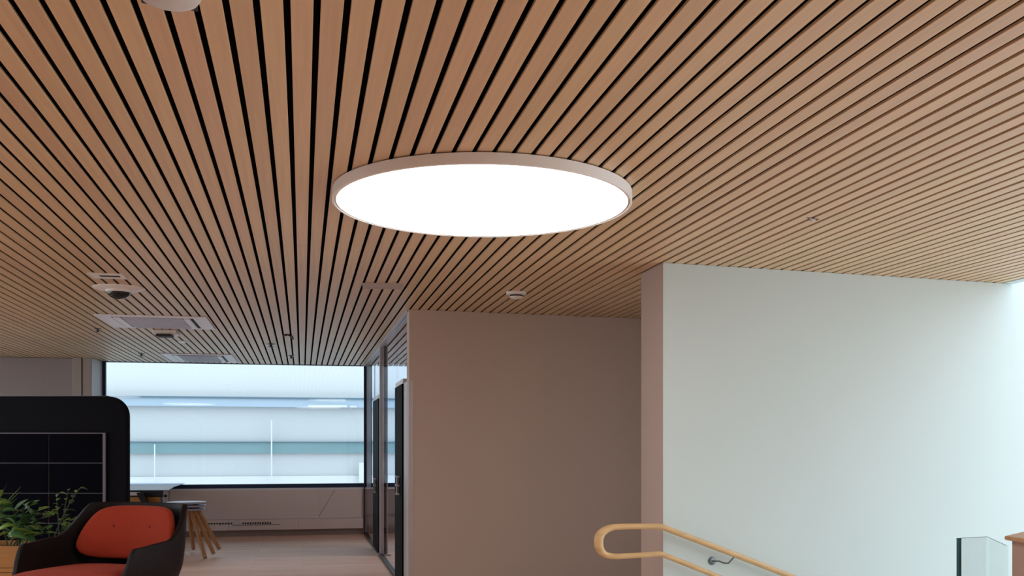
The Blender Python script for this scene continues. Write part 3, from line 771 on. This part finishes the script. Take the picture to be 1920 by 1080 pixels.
# seat cushion: rounded D
def cushion(name, outline, z0, z1, bul=0.03, tilt=None):
    cx = sum(p[0] for p in outline) / len(outline); cy = sum(p[1] for p in outline) / len(outline)
    rings = [(0.90, z0), (0.985, z0 + (z1 - z0) * .2), (1.0, z0 + (z1 - z0) * .5), (0.985, z0 + (z1 - z0) * .78), (0.93, z1 - 0.004), (0.75, z1 + bul * .55), (0.4, z1 + bul * .92), (0.05, z1 + bul)]
    vv = []; ff = []; n = len(outline)
    for s_, z in rings:
        for p in outline: vv.append((cx + (p[0] - cx) * s_, cy + (p[1] - cy) * s_, z))
    for i in range(len(rings) - 1):
        for k in range(n): ff.append((i * n + k, i * n + (k + 1) % n, (i + 1) * n + (k + 1) % n, (i + 1) * n + k))
    ff.append(tuple(range(n))[::-1]); ff.append(tuple(range((len(rings) - 1) * n, len(rings) * n)))
    if tilt: vv = [tuple(tilt @ Vector(p)) for p in vv]
    o = MB().add(vv, ff).build(name, M['orange'], ac)
    for p in o.data.polygons: p.use_smooth = True
    sb = o.modifiers.new('sub', 'SUBSURF'); sb.levels = 1; sb.render_levels = 1
    return o
ol = []
for i in range(48):
    a = 2 * math.pi * i / 48; ca, sa = math.cos(a), math.sin(a)
    e = 2 / 3.2
    x = 0.42 * math.copysign(abs(ca) ** e, ca); y = 0.43 * math.copysign(abs(sa) ** e, sa)
    ol.append((x, y - 0.12))
cushion('seat_cushion', ol, 0.44, SEAT - 0.02, 0.03)
# back cushion: wider below, rounded corners, follows the shell curvature
bz0, bz1 = SEAT + 0.015, 0.955
NU, NVV = 28, 16
def back_pt(u, w_, out):
    # u -1..1 across, w_ 0..1 up
    zz = lerp(bz0, bz1, w_)
    half = lerp(0.415, 0.30, w_ ** 1.6)
    return u * half, zz
vv = []; ff = []
rings = [(0.93, 0.0), (0.99, 0.2), (1.0, 0.5), (0.985, 0.8), (0.90, 0.97), (0.66, 1.12), (0.35, 1.2), (0.04, 1.22)]
outl = []
for i in range(56):
    a = 2 * math.pi * i / 56; ca, sa = math.cos(a), math.sin(a)
    e = 2 / 4.6
    outl.append((math.copysign(abs(ca) ** e, ca), math.copysign(abs(sa) ** e, sa)))
def back_map(u, q_, dep):
    w_ = (q_ + 1) / 2
    half = 0.415 * (1 - 0.20 * sst(0.3, 1.0, w_))
    x = u * half
    z = lerp(bz0, bz1, w_)
    y = 0.365 + 0.085 * w_ - 0.30 * (x / 0.45) ** 2 * 0.5 - dep * 0.085
    return (x, y, z)
for s_, dp_ in rings:
    for u, q_ in outl: vv.append(back_map(u * s_, q_ * s_, dp_))
n = len(outl)
for i in range(len(rings) - 1):
    for k in range(n): ff.append((i * n + k, i * n + (k + 1) % n, (i + 1) * n + (k + 1) % n, (i + 1) * n + k))
ff.append(tuple(range(n))[::-1]); ff.append(tuple(range((len(rings) - 1) * n, len(rings) * n)))
bc = MB().add(vv, ff).build('back_cushion', M['orange'], ac)
for p in bc.data.polygons: p.use_smooth = True
sb = bc.modifiers.new('sub', 'SUBSURF'); sb.levels = 1; sb.render_levels = 1
for u in (-0.42, 0.42):
    x, y, z = back_map(u, 0.22, 1.13)
    mm = Matrix.Translation((x, y, z)) @ Matrix.Rotation(math.pi / 2, 4, 'X')
    MB().lathe([(0.016, -0.004), (0.016, 0.004), (0.008, 0.008)], 16, mm).build('button', M['orange_dk'], bc, smooth=True)
# four splayed legs
for sx_ in (-1, 1):
    for sy_ in (-1, 1):
        MB().tube([(sx_ * 0.18, sy_ * 0.18, 0.30), (sx_ * 0.33, sy_ * 0.33, 0.0)], [0.018, 0.012], 12).build('leg', M['leather'], ac, smooth=True)
tag(ac, 'rust orange cushioned armchair with dark brown leather shell', 'armchair')

# ------------------------------------------------------------------ planter and plants
pd = 8.3
pa, pb = P(-90, 1024, pd), P(128, 1024, pd)
planter = empty('planter', (pa + pb) / 2); planter.location.z = 0
PZ = pa.z
rel(vbox(pa, pb, 0.0, PZ - 0.225, 0.5), planter).build('lower_board', M['ply'], planter, bevel=0.004)
for z0, z1 in ((PZ - 0.222, PZ - 0.186), (PZ - 0.183, PZ)):
    rel(vbox(pa, pb, z0, z1, 0.025), planter).build('board', M['ply'], planter, bevel=0.003)
rel(vbox(pa + yv * 0.475, pb + yv * 0.475, PZ - 0.222, PZ, 0.025), planter).build('board', M['ply'], planter, bevel=0.003)
xv = Vector((c12, -s12, 0))
for e__ in (pa, pb - xv * 0.025):
    rel(MB().prism([((e__ + yv * .025).x, (e__ + yv * .025).y), ((e__ + xv * .025 + yv * .025).x, (e__ + xv * .025 + yv * .025).y), ((e__ + xv * .025 + yv * .475).x, (e__ + xv * .025 + yv * .475).y), ((e__ + yv * .475).x, (e__ + yv * .475).y)], PZ - 0.222, PZ), planter).build('board', M['ply'], planter)
rel(vbox(pa + yv * 0.026 + xv * .026, pb + yv * 0.026 - xv * .026, PZ - 0.22, PZ - 0.04, 0.448), planter).build('soil', M['soil'], planter)
tag(planter, 'orange plywood planter box behind the armchair at the left', 'planter')

def leaf(name, parent, base_, direction, length, width, m, droop=0.3, fold=0.25, roll=0.0):
    d_ = direction.normalized(); side = d_.cross(Vector((0, 0, 1)))
    if side.length < 0.1: side = Vector((1, 0, 0))
    side.normalize(); upv = side.cross(d_).normalized()
    Rm = Matrix.Rotation(roll, 3, d_); side = Rm @ side; upv = Rm @ upv
    v = []; f = []; N = 6
    for i in range(N + 1):
        t = i / N; wv = width * (math.sin(math.pi * min(1, t * 0.98 + 0.02)) ** 0.8) * (1 - 0.35 * t) * 0.62
        if i in (0, N): wv = width * 0.015
        c_ = base_ + d_ * (length * t) + Vector((0, 0, -1)) * (droop * length * t * t)
        for sg in (-1, 0, 1):
            v.append(c_ + side * (wv * sg) + upv * (abs(sg) * wv * fold))
    for i in range(N):
        for j in range(2): f.append((3 * i + j, 3 * i + j + 1, 3 * i + j + 4, 3 * i + j + 3))
    mb = MB().add(v, f); o = rel(mb, parent).build(name, m, parent)
    for p in o.data.polygons: p.use_smooth = True
    md = o.modifiers.new('thick', 'SOLIDIFY'); md.thickness = 0.0012
    return o

def bushy(name, rootpx, shoots, label, nleaf, lit_from=0.7, lw=(0.10, 0.18)):
    root = P(rootpx[0], rootpx[1], rootpx[2]); pl_ = empty(name, (root.x, root.y, PZ - 0.04))
    r0 = Vector((root.x, root.y, PZ - 0.04)); st = MB()
    for (tx, ty, td) in shoots:
        tip = P(tx, ty, td); r1 = r0 + Vector((random.uniform(-.06, .06), random.uniform(-.05, .05), 0))
        mid_ = (r1 + tip) / 2 + Vector((0, 0, 0.10))
        pts = []
        for k in range(9):
            u = k / 8; pts.append(r1 * (1 - u) ** 2 + mid_ * 2 * u * (1 - u) + tip * u * u)
        st.tube(pts, [0.006 - 0.004 * k / 8 for k in range(9)], 6)
        for q in range(nleaf):
            u = lerp(0.3, 1.0, (q + 1) / nleaf); k = min(7, int(u * 8)); p_ = pts[k].lerp(pts[k + 1], u * 8 - k) if k < 8 else pts[8]
            tan = (pts[k + 1] - pts[k]).normalized()
            an = random.uniform(0, 2 * math.pi)
            rd = Vector((math.cos(an), math.sin(an), random.uniform(-0.2, 0.6)))
            dr = tan * 0.6 + rd * 0.9
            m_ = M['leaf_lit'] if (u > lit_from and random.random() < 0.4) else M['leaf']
            ln = random.uniform(*lw)
            leaf('leaf', pl_, p_, dr, ln, ln * 0.5, m_, droop=random.uniform(0.1, 0.5), roll=random.uniform(-.6, .6))
    rel(st, pl_).build('stem', M['stem'], pl_)
    tag(pl_, label, 'plant'); return pl_
bushy('leafy_plant', (30, 1020, 8.5),
      [(20, 945, 8.35), (48, 948, 8.2), (75, 955, 8.25), (105, 958, 8.35), (5, 960, 8.1), (-15, 940, 8.4), (30, 985, 8.15), (62, 985, 8.1), (88, 1000, 8.2), (15, 1000, 8.1), (45, 1005, 8.12)],
      'dense green leafy plant filling the planter in front of the black screen', 8)
bushy('trailing_plant', (100, 1020, 8.55),
      [(150, 915, 8.5), (128, 920, 8.5), (106, 932, 8.6), (138, 972, 8.35), (128, 985, 8.3), (100, 985, 8.3)],
      'thin-stemmed trailing plant with small leaves nearest the armchair back', 6, 0.5, (0.05, 0.085))
# narrow-leaved plant at the far left
rt = P(-50, 1020, 8.5); sp = empty('spiky_plant', (rt.x, rt.y, PZ - 0.04)); r0 = Vector((rt.x, rt.y, PZ - 0.04))
for (tx, ty, td) in [(47, 900, 8.4), (46, 909, 8.5), (20, 893, 8.6), (-10, 880, 8.5), (-60, 870, 8.4), (-95, 895, 8.5), (38, 925, 8.3), (-30, 905, 8.3)]:
    tip = P(tx, ty, td); dd = tip - r0; L_ = dd.length
    dr = dd + Vector((0, 0, 0.12 * L_)) 
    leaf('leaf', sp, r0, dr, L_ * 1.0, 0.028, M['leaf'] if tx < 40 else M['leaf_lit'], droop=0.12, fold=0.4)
tag(sp, 'spiky narrow-leaved plant at the left edge of the picture', 'plant')

cb = cb.build('cable', M['slot']); tag(cb, 'thin dark cable slanting down the panelling under the window', 'cable')
